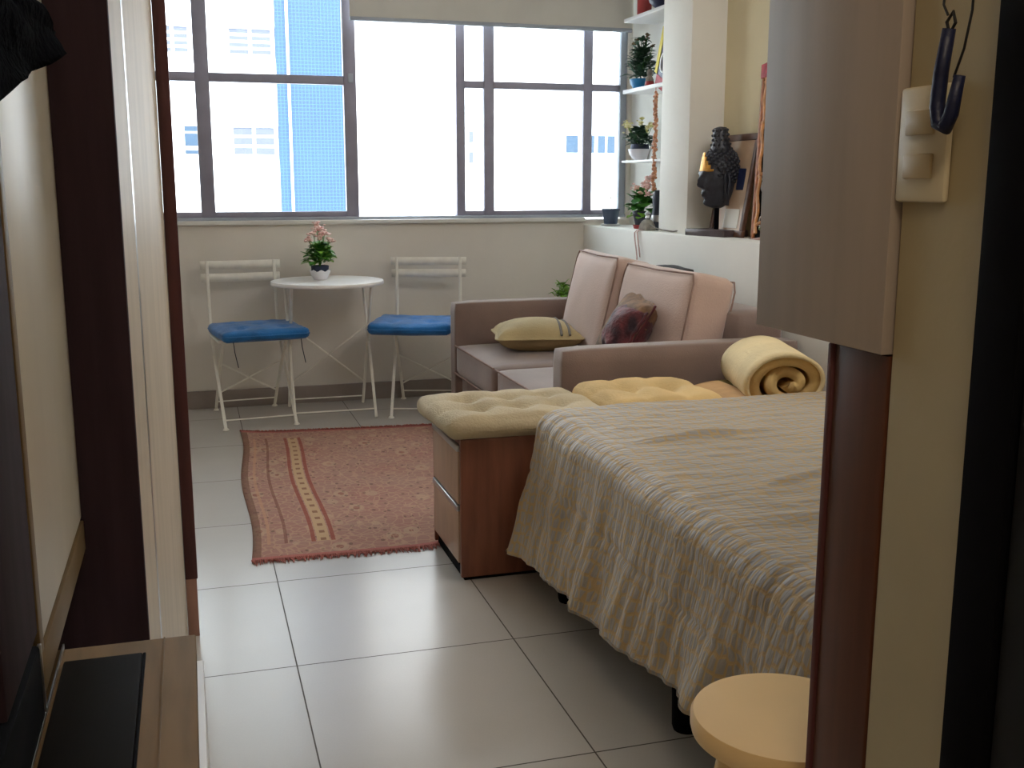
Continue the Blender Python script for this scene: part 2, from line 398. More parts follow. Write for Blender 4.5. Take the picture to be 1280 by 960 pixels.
# right: niche wall, recess wall, pillar, ledge
struct('wall_right', MB().box(2.6, 2.8, 5.2, YB, 0, 2.6), 'wallw')
struct('wall_right', MB().box(2.545, 2.8, .95, 4.87, 0, 2.6), 'wallcream')
struct('wall_right', MB().box(2.36, 2.8, 4.87, 5.2, 1.0, 2.6, bev=.004), 'wallw')
struct('wall_right', MB().box(2.3, 2.6, .95, YB, 0, 1.0, bev=.008), 'wallw')
struct('wall_right', MB().box(.7, .86, -1.6, .95, 0, 2.6, bev=.006), 'wallhall')
struct('wall_right', MB().box(.86, 2.8, .8, .95, 0, 2.6), 'wallcream')
struct('baseboard_back', MB().box(-1.25, 2.3, YB-.018, YB, 0, .1, bev=.004), 'base')
struct('trim_1', MB().box(-.92, 2.3, YB-.035, YB+.2, 1.022, 1.045, bev=.004), 'sill')

# window: frame, mullions, panes
wf = MB(); y0, y1 = YB+.02, YB+.07
def vbar(mb, x0, x1, z0, z1, a=y0, b=y1): mb.box(x0, x1, a, b, z0, z1, bev=.003)
wf.box(-.9, 2.575, YB+.005, YB+.12, 1.045, 1.062, bev=.003)
vbar(wf, -.9, -.85, 1.062, 2.5); vbar(wf, 2.535, 2.575, 1.062, 2.5); vbar(wf, -.9, 2.575, 2.46, 2.5)
w1 = struct('window_1', wf, 'alu2')
lf = MB()                                                  # left pair of lights
for a, b in ((.075, .15), (.873, .943), (-.85, -.79)): vbar(lf, a, b, 1.062, 2.46)
for a, b in ((-.79, .075), (.15, .873)):
    vbar(lf, a, b, 1.062, 1.092, y0+.004, y1-.004); vbar(lf, a, b, 1.788, 1.835, y0+.004, y1-.004); vbar(lf, a, b, 2.41, 2.46, y0+.004, y1-.004)
lf.build('window_frame', 'alu', w1)
rf = MB()
for a, b in ((1.52, 1.572), (1.688, 1.748), (2.305, 2.36)): vbar(rf, a, b, 1.062, 2.46, y0+.012, y1+.012)
for a, b in ((1.572, 1.688), (1.748, 2.305), (2.36, 2.535)):
    vbar(rf, a, b, 1.062, 1.088, y0+.016, y1+.008); vbar(rf, a, b, 1.79, 1.83, y0+.016, y1+.008); vbar(rf, a, b, 2.41, 2.46, y0+.016, y1+.008)
rf.build('window_frame', 'alu', w1)
lt = MB()
vbar(lt, .897, .925, 1.8, 1.85, y0-.012, y0+.004)
lt.build('window_latch', 'alu2', w1)
for a, b, yy in ((-.79, .075, .03), (.15, .873, .03), (1.572, 1.688, .045), (1.748, 2.305, .045), (2.36, 2.535, .045)):
    for z0, z1 in ((1.09, 1.79), (1.833, 2.412)):
        MB().box(a-.004, b+.004, YB+yy, YB+yy+.004, z0, z1).build('pane', 'glass', w1)

# roller blind (a thing: lifts away)
bl = thing('roller_blind', 'pale grey roller blind partly lowered over the window top', 'blind', (1.735, 6.1, 2.12))
MB().box(-.83, .83, -.002, .002, .02, .36).build('blind_fabric', 'blind', bl)
MB().tube([(-.83, 0, .012), (.83, 0, .012)], .012, 10).build('bottom_bar', 'alu2', bl)
MB().tube([(-.83, .0, .385), (.83, .0, .385)], .024, 16).build('roller', 'blind', bl)

# ================================================================ OUTSIDE
YF = 16.
ab = thing('apartment_building', 'sunlit white building across the street with a blue mosaic strip and slatted windows', 'building', (0, YF, -9))
Z = 9
MB().box(-14, 1.31, 0, .6, 0, 17).build('wall', 'facade', ab)
MB().box(2.36, 20, .0, .6, 0, 17).build('wall', 'facade', ab)
MB().box(1.31, 2.36, -.05, .5, 0, 17).build('mosaic_strip', 'bluetile', ab)
MB().tube([(1.475, -.08, 0), (1.475, -.08, 17)], .02, 8).build('drainpipe', 'pipe', ab)
def slatwin(x0, x1, z0, z1, rows, cols=2):
    f = MB(); f.box(x0-.03, x1+.03, -.03, .02, z0-.05+Z, z0+Z); f.box(x0-.03, x1+.03, -.05, .02, z1+Z, z1+.03+Z); f.box(x0-.03, x0, -.03, .02, z0+Z, z1+Z); f.box(x1, x1+.03, -.03, .02, z0+Z, z1+Z)
    o = f.build('window', 'facade', ab)
    sl = MB(); h = (z1-z0)/rows; w = (x1-x0)/cols
    for r in range(rows):
        for c in range(cols):
            sl.box(x0+c*w+.025, x0+(c+1)*w-.025, -.02, .01, z0+r*h+.03+Z, z0+(r+1)*h-.015+Z)
    sl.build('slats', 'shutter', o)
slatwin(.66, 1.27, 3.0, 3.37, 4); slatwin(-.3, .15, 3.0, 3.37, 4); slatwin(.66, 1.27, 1.62, 2.03, 3); slatwin(-1.6, -.9, 3.0, 3.37, 4); slatwin(-1.6, -.9, 1.62, 2.03, 3)
wn = MB(); wn.box(0, .27, -.03, .02, 1.62+Z, 2.05+Z); wo = wn.build('window', 'facade', ab)
p = MB(); p.box(.02, .23, -.04, 0, 1.96+Z, 2.03+Z); p.box(.02, .23, -.04, 0, 1.76+Z, 1.93+Z); p.box(.02, .23, -.04, 0, 1.65+Z, 1.7+Z); p.build('pane', 'pane', wo)
for a, b in ((5.66, 5.85), (5.93, 6.12), (6.18, 6.3), (6.34, 6.46)):
    f = MB(); f.box(a-.02, b+.02, -.03, .02, 1.69+Z, 1.99+Z); o = f.build('window', 'facade', ab)
    MB().box(a, b, -.05, -.03, 1.71+Z, 1.97+Z).build('pane', 'pane', o)
for z0 in (1.55, 1.85):
    MB().box(4.12, 4.18, -.03, .01, z0+Z, z0+.16+Z).build('vent', 'shutter', ab)
struct('trim_2', MB().box(-14, 20, YB+2, YF, -9.2, -9), 'sill')   # street level between the two buildings

# ================================================================ BISTRO SET
def bistro_chair(name, label):
    t = thing(name, label, 'chair')
    for s in (-1, 1):
        MB().tube([(s*.182, -.262, .008), (s*.182, .06, .34), (s*.18, .165, .46), (s*.18, .185, .62), (s*.18, .2, .835)], .0085, 8, sq=.55).build('leg', 'chairm', t)
        MB().tube([(s*.162, .262, .008), (s*.162, .06, .23), (s*.162, -.17, .445)], .0085, 8, sq=.55).build('leg', 'chairm', t)
        for sx, sy in ((.182, -.262), (.162, .262)):
            MB().lathe([(.012, 0), (.017, .002), (.012, .01)], (s*sx, sy, 0), 12).build('foot', 'chairm', t)
    MB().tube([(-.182, -.225, .045), (.182, -.225, .045)], .004, 6).build('stretcher', 'chairm', t)
    MB().tube([(-.162, .215, .06), (.162, .215, .06)], .004, 6).build('stretcher', 'chairm', t)
    b = MB()
    b.tube([(-.162, .175, .11), (.162, -.02, .31)], .005, 6); b.tube([(.162, .175, .11), (-.162, -.02, .31)], .005, 6)
    b.build('cross_brace', 'chairm', t)
    s = MB()
    s.box(-.19, .19, -.18, -.165, .44, .455, bev=.002); s.box(-.19, .19, .165, .18, .44, .455, bev=.002)
    for x in (-.19, .175): s.box(x, x+.015, -.165, .165, .44, .455, bev=.002)
    for k in range(5): s.box(-.175, .175, -.155+k*.062, -.12+k*.062, .45, .455, bev=.001)
    s.build('seat', 'chairm', t)
    for z, w in ((.79, .215), (.722, .212)):
        def sl(u, v, z=z, w=w): return Vector(((u*2-1)*w, .186+.014*(z/.8)-.012*math.cos((u*2-1)*PI/2)+.012+.006, z+v*.045))
        MB().grid(12, 2, sl).build('back_slat', 'chairm', t, solid=.006)
    return t
ch1 = bistro_chair('bistro_chair', 'cream metal folding chair, blue cushion with dark ties, nearer the wardrobe')
ch1.location = (.285, 5.83, 0); ch1.rotation_euler.z = R(6)
ch2 = copy_tree(ch1)
ch2['label'] = 'cream metal folding chair with blue cushion, between the round table and the sofa'
ch2.location = (1.245, 5.80, 0); ch2.rotation_euler.z = R(-16)
for c in (ch1, ch2): c['group'] = 'folding bistro chairs'

def chair_cushion(label, loc, rz, ties):
    t = thing('chair_cushion', label, 'cushion', loc, rz, 'blue seat cushions')
    def fn(p, u):
        w = (1-abs(u.x)**3)*(1-abs(u.y)**3)
        p = p.copy()
        for ax, ay in ((-.5, -.5), (.5, -.5), (-.5, .5), (.5, .5), (0, 0)):
            d = (u.x-ax)**2+(u.y-ay)**2
            if u.z > 0: p.z -= .016*math.exp(-d/.03)
        p.z += .005*noise.noise(Vector((p.x*22+loc[0]*9, p.y*22, 0)))*(1 if u.z > 0 else 0)
        if u.z > 0 and loc[0] > .8: p.z += .008*u.x*u.x
        return p
    MB().puff(.445, .43, .056, .024, (.006, .006, .012), 20, .003, (0, 0, .027), loc[0], fn).build('cushion_body', 'blue', t, smooth=True)
    q = .2215
    MB().tube([(a, b, .027) for a, b in ((-q, -q+.02), (-q, q-.02), (-q+.02, q), (q-.02, q), (q, q-.02), (q, -q+.02), (q-.02, -q), (-q+.02, -q))], .0045, 6, closed=True).build('welt', 'blue', t)
    if ties:
        for x, y in ties:
            MB().tube([(x, y, .0), (x+.004, y-.004, -.05), (x+.02, y, -.13)], .005, 6, sq=.4).build('tie', 'bluedark', t)
    return t
chair_cushion('bright blue tufted cushion with dark ties hanging from the folding chair farther from the sofa', (.325, 5.755, .4565), R(9), ((-.17, -.2), (.18, -.19)))
chair_cushion('bright blue tufted cushion on the folding chair next to the sofa arm', (1.165, 5.735, .4565), R(-21), None)

tb = thing('bistro_table', 'small round white metal table standing under the window', 'table', (.705, 5.82, 0))
MB().lathe([(.285, .712), (.3, .714), (.303, .722), (.3, .733), (.29, .7355), (.2, .735), (.01, .735)], n=64).build('tabletop', 'tablem', tb)
for s in (-1, 1):
    x = s*.215
    MB().tube([(x, -.2, .008), (x, -.02, .36), (x, .17, .708)], .008, 8).build('leg', 'chairm', tb)
    MB().tube([(x*.97, .22, .008), (x*.97, .02, .36), (x*.97, -.17, .708)], .008, 8).build('leg', 'chairm', tb)
MB().tube([(-.215, -.18, .05), (.215, -.18, .05)], .004, 6).build('stretcher', 'chairm', tb)
MB().tube([(-.21, .2, .05), (.21, .2, .05)], .004, 6).build('stretcher', 'chairm', tb)
MB().tube([(-.21, .17, .14), (.21, -.06, .5)], .0045, 6).tube([(.21, .17, .14), (-.21, -.06, .5)], .0045, 6).build('cross_brace', 'chairm', tb)

# ---------------------------------------------------------------- plants
def leaf_into(bm, base, d, L, W, curl=.3):
    d = d.normalized(); up = Vector((0, 0, 1)); s = d.cross(up)
    s = s.normalized() if s.length > .01 else Vector((1, 0, 0)); n = s.cross(d)
    pts = []
    for t, w in ((0, .08), (.3, .8), (.6, 1), (.85, .6), (1, .05)):
        c = base+d*L*t-up*curl*L*t*t*.6
        pts.append((bm.verts.new(c-s*W*w/2+n*W*.12*w), bm.verts.new(c), bm.verts.new(c+s*W*w/2+n*W*.12*w)))
    for a, b in zip(pts, pts[1:]):
        bm.faces.new((a[0], a[1], b[1], b[0])); bm.faces.new((a[1], a[2], b[2], b[1]))
def foliage(parent, h, spread, n, L, W, m, seed, zb=0, upb=.5, name='foliage'):
    rnd = random.Random(seed); mb = MB()
    for i in range(n):
        a = rnd.uniform(0, 2*PI); t = rnd.random(); rr = spread*rnd.random()**.6*(.35+.65*math.sin(PI*min(1, t+.25)))
        base = Vector((rr*math.cos(a)*.6, rr*math.sin(a)*.6, zb+h*t*.85))
        leaf_into(mb.bm, base, Vector((math.cos(a), math.sin(a), rnd.uniform(-.1, upb*2))), L*rnd.uniform(.7, 1.2), W*rnd.uniform(.7, 1.2), rnd.uniform(.1, .7))
    for i in range(6):
        a = rnd.uniform(0, 2*PI)
        mb.tube([(0, 0, zb-.02), (spread*.3*math.cos(a), spread*.3*math.sin(a), zb+h*.8)], .0025, 5)
    return mb.build(name, m, parent, smooth=True, recalc=False)
def flowers(parent, pts, r, m, seed, n=9, stemz=0):
    rnd = random.Random(seed)
    for (x, y, z, s) in pts:
        mb = MB()
        mb.ball((x, y, z), s*.6, 1)
        for k in range(n):
            mb.ball((x+rnd.gauss(0, s*.5), y+rnd.gauss(0, s*.5), z+rnd.gauss(0, s*.4)), r*rnd.uniform(.6, 1.2), 1, (1, 1, .6))
        mb.build('flower_cluster', m, parent, smooth=False)
        MB().tube([(x*.2, y*.2, stemz), (x*.7, y*.7, (z+stemz)/2), (x, y, z)], .002, 5).build('stem', 'leaf', parent)

t = thing('flowering_plant', 'pink flowering plant in a white scalloped pot on the round table', 'plant', (.672, 5.86, .7355))
def scal(r, z, a): return (r, z+(.005*math.cos(a*8) if z > .035 else 0))
MB().lathe([(.032, 0), (.036, .002), (.05, .03), (.058, .05), (.054, .05), (.045, .028), (.03, .02)], n=40, fn=scal).build('pot', 'potwhite', t)
MB().lathe([(.03, .022), (.044, .03), (.049, .075), (.045, .076), (.04, .066), (.01, .066)], n=24).build('inner_pot', 'potnavy', t)
foliage(t, .12, .1, 130, .055, .042, 'leaf', 3, .085, .35); foliage(t, .12, .1, 70, .055, .04, 'leafl', 4, .09, .35)
flowers(t, [(.0, 0, .275, .03), (.03, 0, .25, .025), (-.03, -.01, .25, .025), (-.055, 0, .215, .02), (.06, .01, .215, .02), (0, -.03, .225, .025), (.02, -.03, .25, .02), (-.01, 0, .3, .018)], .011, 'pink', 5, 10, .12)

# ================================================================ RUG
RW, RL = 1.12, 1.95
rx, ry = .145, 3.515
def rugp(u, v):
    x = rx+u*RW + (.05*v*(1-u)*(1)); y = ry+v*RL-.09*u*v-.02*min(1, u*2)+.09*max(0, u-.5)*2*(1-v)
    z = .004+.003*max(0, noise.noise(Vector((x*4, y*4, 3))))+.012*math.exp(-((x-rx-.02)**2+(y-5.45)**2)/.01)
    x += .012*math.sin(v*9)*(1-u)
    return Vector((x, y, z))
t = thing('rug', 'worn red patterned wool rug with fringes lying between the table and the drawer unit', 'rug', (0, 0, 0))
MB().grid(60, 90, rugp, uvfn=lambda u, v: (u*RW, v*RL)).build('rug_pile', rug_mat(RW, RL), t, smooth=True, solid=.006, off=1)
for vv, sg in ((0, -1), (1, 1)):
    mb = MB(); rnd = random.Random(9+sg)
    for i in range(170):
        u = i/170; p = rugp(u, vv); L = rnd.uniform(.02, .045)
        q = p+Vector((rnd.uniform(-.012, .012), sg*L, 0)); q.z = .003
        mb.tube([p+Vector((0, -sg*.004, .002)), (p+q)/2+Vector((0, 0, .002)), q], [.0032, .0028, .001], 4)
    tag(mb.build('fringe', 'fringe', t), kind='stuff')

# ================================================================ SOFA
sf = thing('sofa', 'mauve-brown two-seat velvet sofa against the white ledge, two rose back cushions on it', 'sofa', (1.79, 4.53, 0))
X0, X1, Y0, Y1 = -.5, .49, -.87, .91     # local extents
def rbox(name, x0, x1, y0, y1, z0, z1, m, rad=.02, bulge=(0, 0, .004), parent=sf, n=10):
    return MB().puff(x1-x0, y1-y0, z1-z0, rad, bulge, n, 0, ((x0+x1)/2, (y0+y1)/2, (z0+z1)/2)).build(name, m, parent, smooth=True)
rbox('armrest', X0, X1, Y1-.12, Y1, .04, .645, 'sofa')
rbox('armrest', X0, X1, Y0, Y0+.12, .04, .645, 'sofa')
rbox('backrest', .27, X1, Y0+.12, Y1-.12, .04, .74, 'sofa', .03)
rbox('base_frame', X0+.03, .28, Y0+.12, Y1-.12, .05, .27, 'sofa', .015)
for k in range(2):
    a = Y0+.125+k*.767
    sc = rbox('seat_cushion', X0-.005, .27, a, a+.762, .275, .435, 'sofa', .03, (.004, 0, .012))
    for zz in (.428, .285): MB().tube([(X0-.008, a+.01, zz), (X0-.008, a+.752, zz)], .0045, 6).build('piping', 'piping', sc)
for x in (X0+.05, X1-.05):
    for y in (Y0+.05, Y1-.05):
        MB().box(x-.025, x+.025, y-.025, y+.025, 0, .05, bev=.004).build('leg', 'black', sf)
def back_cushion(cx, cy, rz, tilt, w, h, d):
    e = bpy.data.objects.new('back_cushion', None)
    def fn(p, u):
        p = p.copy()
        p.z += .012*(abs(u.y)**4)*(1 if u.z > 0 else 0)
        return p
    mb = MB().puff(d, w, h, .045, (.035, .01, .01), 16, .006, (0, 0, h/2), cy, fn)
    mt = Matrix.Translation((cx, cy, .43)) @ Matrix.Rotation(rz, 4, 'Z') @ Matrix.Rotation(tilt, 4, 'Y')
    mb.xf(mt); o = mb.build('back_cushion', 'sofacush', sf, smooth=True)
    for xx in (-d/2+.004, d/2-.004):
        pm = MB()
        a, b = w/2-.012, h-.012
        c = [(xx, -a+.03, .01), (xx, a-.03, .01), (xx, a, .04), (xx, a+.002, b/2), (xx, a, b-.03), (xx, a-.02, b+.008), (xx, 0, b+.002), (xx, -a+.02, b+.008), (xx, -a, b-.03), (xx, -a-.002, b/2), (xx, -a, .04)]
        pm.tube(c, .0042, 6, closed=True)
        pm.xf(mt); pm.build('piping', 'piping', o)
    bpy.data.objects.remove(e)
back_cushion(.10, .375, R(-4), R(13), .68, .475, .19)
back_cushion(.125, -.325, R(2), R(12), .68, .455, .2)

# dark throw tip behind the cushions
t = thing('folded_cloth', 'small charcoal cloth poking up behind the two sofa back cushions', 'cloth', (2.2, 4.66, .74))
MB().puff(.05, .34, .12, .012, (.005, 0, .0), 8, .006, (0, 0, .062), 3).build('cloth_fold', 'greyleaf', t, smooth=True)

# throw cushions
t = thing('throw_cushion', 'beige cushion with a dark grey striped edge lying flat on the sofa seat', 'cushion', (1.62, 4.98, .452), R(-12))
def pil(p, u):
    k = (1-u.x**4*.0)*1; e = max(abs(u.x), abs(u.y)); p = p.copy(); p.z *= (1-.82*e**4)
    f = 1-.07*(1-abs(u.x))*abs(u.y)-.07*(1-abs(u.y))*abs(u.x); p.x *= f; p.y *= f; return p
MB().puff(.44, .42, .10, .045, (0, 0, .03), 18, .003, (0, 0, .065), 2, pil).build('cushion_cover', 'stripe', t, smooth=True)
def topz(x, y):
    ux, uy = x/.22, y/.21; e = max(abs(ux), abs(uy)); return .064+(.05+.03*max(0, 1-ux*ux)*max(0, 1-uy*uy))*(1-.82*e**4)
for xo in (.1, .14): MB().tube([(xo, -.195+.39*k/16, topz(xo, -.195+.39*k/16)) for k in range(17)], .0065, 6).build('stripe', 'stripeg', t)
t = thing('throw_cushion', 'brown brocade cushion with a maroon velvet patch leaning on the sofa back cushions', 'cushion', (1.72, 4.22, .455), R(-20), rot=(R(7), R(-60), R(-18)))
MB().puff(.36, .42, .11, .045, (0, 0, .02), 18, .006, (.165, 0, .045), 5, pil).build('cushion_cover', 'patchb', t, smooth=True)
def velf(p, u):
    p = pil(p, u); p.z += .012*noise.noise(Vector((p.x*25, p.y*25, 1))); return p
MB().puff(.27, .26, .12, .045, (0, 0, .03), 18, .012, (.175, -.08, .058), 8, velf).build('velvet_patch', 'maroon', t, smooth=True)
q = .205; MB().tube([(.165+a*q*.84, b*q, .045) for a, b in ((-1, -1), (0, -.94), (1, -1), (.94, 0), (1, 1), (0, .94), (-1, 1), (-.94, 0))], .005, 6, closed=True).build('piping', 'maroon', t)

# ================================================================ DRAWER UNIT, BENCH CUSHIONS
du = thing('drawer_unit', 'low cherry-wood unit with two beige drawers at the foot of the bed', 'cabinet', (.776, 3.147, 0))
b = MB(); W_, D_, H_ = 1.5, .398, .463
b.box(.0, W_, 0, .018, .012, H_, bev=.002); b.box(0, W_, D_-.018, D_, .012, H_, bev=.002); b.box(0, W_, .018, D_-.018, H_-.018, H_, bev=.002)
b.box(.02, W_, .018, D_-.018, .03, .05); b.box(.018, .03, .018, D_-.018, .05, H_-.02); b.box(W_-.018, W_, .018, D_-.018, .03, H_-.018)
b.build('body', 'wood', du)
MB().box(.012, W_-.01, .01, D_-.01, 0, .03).build('plinth', 'black', du)
for z0, z1 in ((.055, .225), (.25, .42)):
    d = MB().box(-.004, .014, .022, D_-.022, z0, z1, bev=.002).build('drawer', 'drawer', du)
    MB().box(-.008, .012, .022, D_-.022, z1+.001, z1+.02, bev=.002).build('handle', 'steel', d)

def tufted(name, label, loc, w, d, h, m, nx, ny, rz=0, seed=0):
    t = thing(name, label, 'cushion', loc, rz)
    def fn(p, u):
        p = p.copy()
        if u.z > -.2:
            x = (u.x+1)/2*nx; y = (u.y+1)/2*ny
            for i in range(1, nx):
                for j in range(1, ny):
                    dd = ((x-i)**2+(y-j)**2); p.z -= h*.42*math.exp(-dd/.09)
            cr = min(abs(x-round(x)) if 0 < round(x) < nx else 1, abs(y-round(y)) if 0 < round(y) < ny else 1)
            p.z -= h*.07*math.exp(-cr*cr/.02)
        p.z += .006*noise.noise(Vector((p.x*9+seed, p.y*9, 0)))*(u.z+1)/2
        return p
    o = MB().puff(w, d, h, h*.48, (.006, .006, .012), 30, .003, (0, 0, h/2), seed, fn).build('cushion_body', m, t, smooth=True)
    for i in range(1, nx):
        for j in range(1, ny): MB().ball((-w/2+w*i/nx, -d/2+d*j/ny, h*.64), .008, 1, (1, 1, .5)).build('button', m, t)
    return t
tufted('bench_cushion', 'beige button-tufted cushion on the corner of the drawer unit', (1.0, 3.345, .466), .55, .44, .07, 'tuft', 4, 3, R(2), 1)
tufted('bench_cushion', 'tufted cushion with yellow light tinted into its cloth, between the beige cushion and the rolled quilt', (1.49, 3.345, .466), .42, .42, .09, 'tuft_lit', 3, 2, 0, 4)
def bk(u, v):
    a = u*1.6*PI
    if u < .55: return Vector((-.1+.2*u/.55*.9, (v-.5)*.36, .02+.045*math.sin(u/.55*PI*.5)))
    k = (u-.55)/.45; return Vector((.08+.03*math.sin(k*PI*1.5), (v-.5)*.36, .065-.028*(1-math.cos(k*PI*1.2))))
o = MB().grid(26, 14, bk).build('folded_blanket', 'tan', smooth=True, solid=.014); o.location = (1.745, 3.30, .466)
tag(o, 'tan folded blanket with a curled edge beside the rolled quilt', 'blanket')
t = thing('folded_cloth', 'olive cloth tucked between the tan blanket and the rolled quilt', 'cloth', (1.86, 3.46, .466))
MB().puff(.1, .2, .055, .02, (0, 0, .004), 10, .008, (0, 0, .03), 3).build('cloth_fold', 'olive', t, smooth=True)

# rolled quilt (spiral)
t = thing('rolled_quilt', 'thick cream quilt rolled into a spiral behind the far edge of the bed', 'quilt', (1.915, 3.13, .468), R(-17))
def spiral(name, m, t0, t1, r0, pitch, thick, L, y0=0, ph=0, wob=1):
    mb = MB()
    def fn(u, v):
        tt = t0+(t1-t0)*u; th = tt*2*PI+ph; r = r0+pitch*tt
        r *= 1+.02*noise.noise(Vector((tt*5, v*3, 5)))
        y = y0+v*L+(.010*noise.noise(Vector((tt*6, v*2, 0)))+.012*math.sin(tt*9)*(1-v))*wob
        return Vector((r*math.cos(th)*1.16, y, .118+r*math.sin(th)*.86))
    mb.grid(150, 10, fn)
    return mb.build(name, m, t, smooth=True, solid=thick)
spiral('quilt_lining', 'duvetin', .25, 2.35, .0, .0485, .036, .42, 0, PI*.8)
spiral('quilt_roll', 'duvet', 1.45, 2.42, .0215, .0485, .014, .43, -.008, PI*.8)
# ================================================================ BED
bd = thing('bed', 'low double bed with a dark base and black legs under the patterned bedspread', 'bed', (1.65, 2.15, 0))
rbox('base', -.63, .6, -.9, .93, .13, .30, 'bedbase', .02, (0, 0, 0), bd, 6)
rbox('mattress', -.635, .61, -.93, .94, .305, .545, 'mattress', .05, (0, 0, .005), bd, 12)
for x in (-.6, .5):
    for y in (-.82, -.06, .75):
        MB().lathe([(.03, 0), (.033, .01), (.036, .12), (.036, .134)], (x, y, 0), 16).build('leg', 'black', bd)

def sprd(u, v):
    # sheet coordinates in metres: su along X (right edge = 2.27), sv along Y
    XE, YN, YFAR = 1.03, 1.22, 3.04; top = .565; D = .46
    su = 2.26-u*(2.26-XE+D); sv = (YN-.02)+v*(YFAR-YN+.02+D)
    XE += .045*max(0, min(1, (sv-1.7)/1.4)); ex = max(0, XE-su); ey = max(0, sv-YFAR)
    e = math.hypot(ex, ey); bx = max(su, XE); by = min(sv, YFAR)
    if e > 1e-6: dx, dy = -ex/e, ey/e
    else: dx = dy = 0
    hem = .44-.12*max(0, min(1, (3.0-by)/1.3)) if ex > 0 or ey > 0 else D   # drop is shorter towards the camera
    e2 = min(e, hem+.012*noise.noise(Vector((by*2, bx*2, 0)))+.06)
    # rounded shoulder then drape
    r = .075; arc = r*PI/2
    if e2 <= arc: a = e2/r; o = r*math.sin(a); z = top-r*(1-math.cos(a))
    else:
        k = e2-arc; o = r+k*.2; z = top-r-k*.978
    s_ = by*1.0 - bx + 2*math.atan2(ey, ex+1e-6)*.12
    amp = min(1, max(0, e2-.03)/.3)
    f = .009*math.sin(s_*19+5*noise.noise(Vector((s_*2.1, e2*1.5, 1))))+.027*noise.noise(Vector((s_*9, e2*3, 2)))+.013*noise.noise(Vector((s_*26, e2*9, 4)))
    o += f*amp
    if ex > 0 and ey > 0: o *= 1-.25*math.sin(2*math.atan2(ey, ex))*0+.12*math.sin(2*math.atan2(ey, ex))
    x = bx+dx*o; y = by+dy*min(o, .085)
    if ey > 0 and ex == 0: y = by+min(o, .075)
    if e2 < .1:
        z += .004*noise.noise(Vector((x*9, y*22, 0)))+.009*noise.noise(Vector((x*2.5, y*3.5, 7)))
        z += .020*math.exp(-((y-2.62-.1*(x-1.5))/.022)**2)*math.exp(-((x-1.33)/.16)**2)
        z += .014*math.exp(-((y-2.18-.25*(x-1.5))/.025)**2)*math.exp(-((x-1.6)/.4)**2)
        z += .010*math.exp(-((y-1.85+.1*(x-1.5))/.03)**2)*math.exp(-((x-1.35)/.3)**2)
    # stitched line half way down
    z += 0
    o_ = -.006*math.exp(-((e2-.24)/.008)**2)
    x -= dx*-o_*1.0
    return Vector((x, y, z))
MB().grid(150, 260, sprd, uvfn=lambda u, v: (u*1.7, v*2.3)).build('bedspread', 'spread', smooth=True, solid=.008, off=1, recalc=False)

tag(bpy.data.objects['bedspread'], 'silver-grey and gold patterned bedspread draped over the bed', 'bedspread')
# ================================================================ STOOL
t = thing('stool', 'round cream wooden stool standing in front of the bed', 'stool', (.786, 1.252, 0))
MB().lathe([(.125, .466), (.133, .47), (.135, .478), (.135, .492), (.131, .499), (.117, .5), (.01, .5)], n=64).build('seat', 'stool', t)
for a in (225, 315, 135, 45):
    a = R(a); MB().tube([(.07*math.cos(a), .07*math.sin(a), .465), (.1*math.cos(a), .1*math.sin(a), .28), (.13*math.cos(a), .13*math.sin(a), .0)], [.019, .018, .014], 14).build('leg', 'stool', t)
MB().lathe([(.105, .45), (.11, .452), (.11, .4655), (.09, .4655)], n=40).build('apron', 'stool', t)

# ================================================================ RIGHT FOREGROUND
t = thing('wall_cabinet', 'lilac-grey laminate cabinet hung above the head of the bed', 'cabinet', (.69, .952, 1.072))
MB().box(0, .018, 0, .262, 0, 1.45, bev=.0015).build('side_panel', 'grey', t)
MB().box(.019, .9, 0, .24, 0, 1.45, bev=.002).build('body', 'grey', t)
for k in range(2):
    d = MB().box(.02+k*.442, .458+k*.442, .242, .262, .0, 1.45, bev=.002).build('door', 'grey', t)
    MB().box(.42+k*.05, .432+k*.05, .263, .275, .2, .34, bev=.002).build('handle', 'steel', d)
t = thing('side_panel', 'dark brown wooden panel standing under the grey wall cabinet at the bed head', 'panel', (.7, .952, 0))
MB().box(0, .02, 0, .098, 0, 1.07, bev=.002).build('board', 'woodbrown', t)
MB().box(-.003, .0215, .099, .109, 0, 1.07, bev=.002).build('edge_band', 'woodred', t)
MB().box(.021, 1.5, .0, .08, 0, .95, bev=.002).build('headboard', 'woodbrown', t)

t = thing('light_switch', 'ivory double light switch on the beige wall beside the grey cabinet', 'switch', (.7, .912, 1.287))
MB().box(-.009, -.0005, -.037, .037, -.056, .056, bev=.004).build('plate', 'plate', t)
for z in (.021, -.021): MB().box(-.013, -.009, -.021, .021, z-.012, z+.012, bev=.0015).build('rocker', 'key', t)
t = thing('wrist_strap', 'navy foam loop with black cord hanging over the light switch', 'strap', (.672, .86, 1.3))
MB().tube([(0, -.002, .088), (0, .005, .05), (0, .007, .02), (.0, .003, .004), (0, -.006, .0), (0, -.013, .012), (.0, -.021, .045)], [.006, .0068, .007, .0072, .0072, .0068, .005], 14).build('foam_grip', 'navyfoam', t, smooth=True)
MB().tube([(0, -.006, .102), (0, .002, .094), (0, -.003, .083), (0, -.01, .092)], .0016, 8, closed=True).build('ring', 'cord', t)
MB().tube([(0, .001, .1), (0, .008, .11), (0, .005, .16), (.0, -.01, .35), (.018, -.015, .40)], .0012, 8).tube([(0, -.013, .044), (0, -.024, .068), (0, -.031, .1), (0, -.03, .2), (.018, -.02, .4)], .0012, 8).build('cord', 'cord', t)
MB().tube([(.008, -.018, .4), (.028, -.018, .4)], .004, 8).build('hook', 'steel', t)

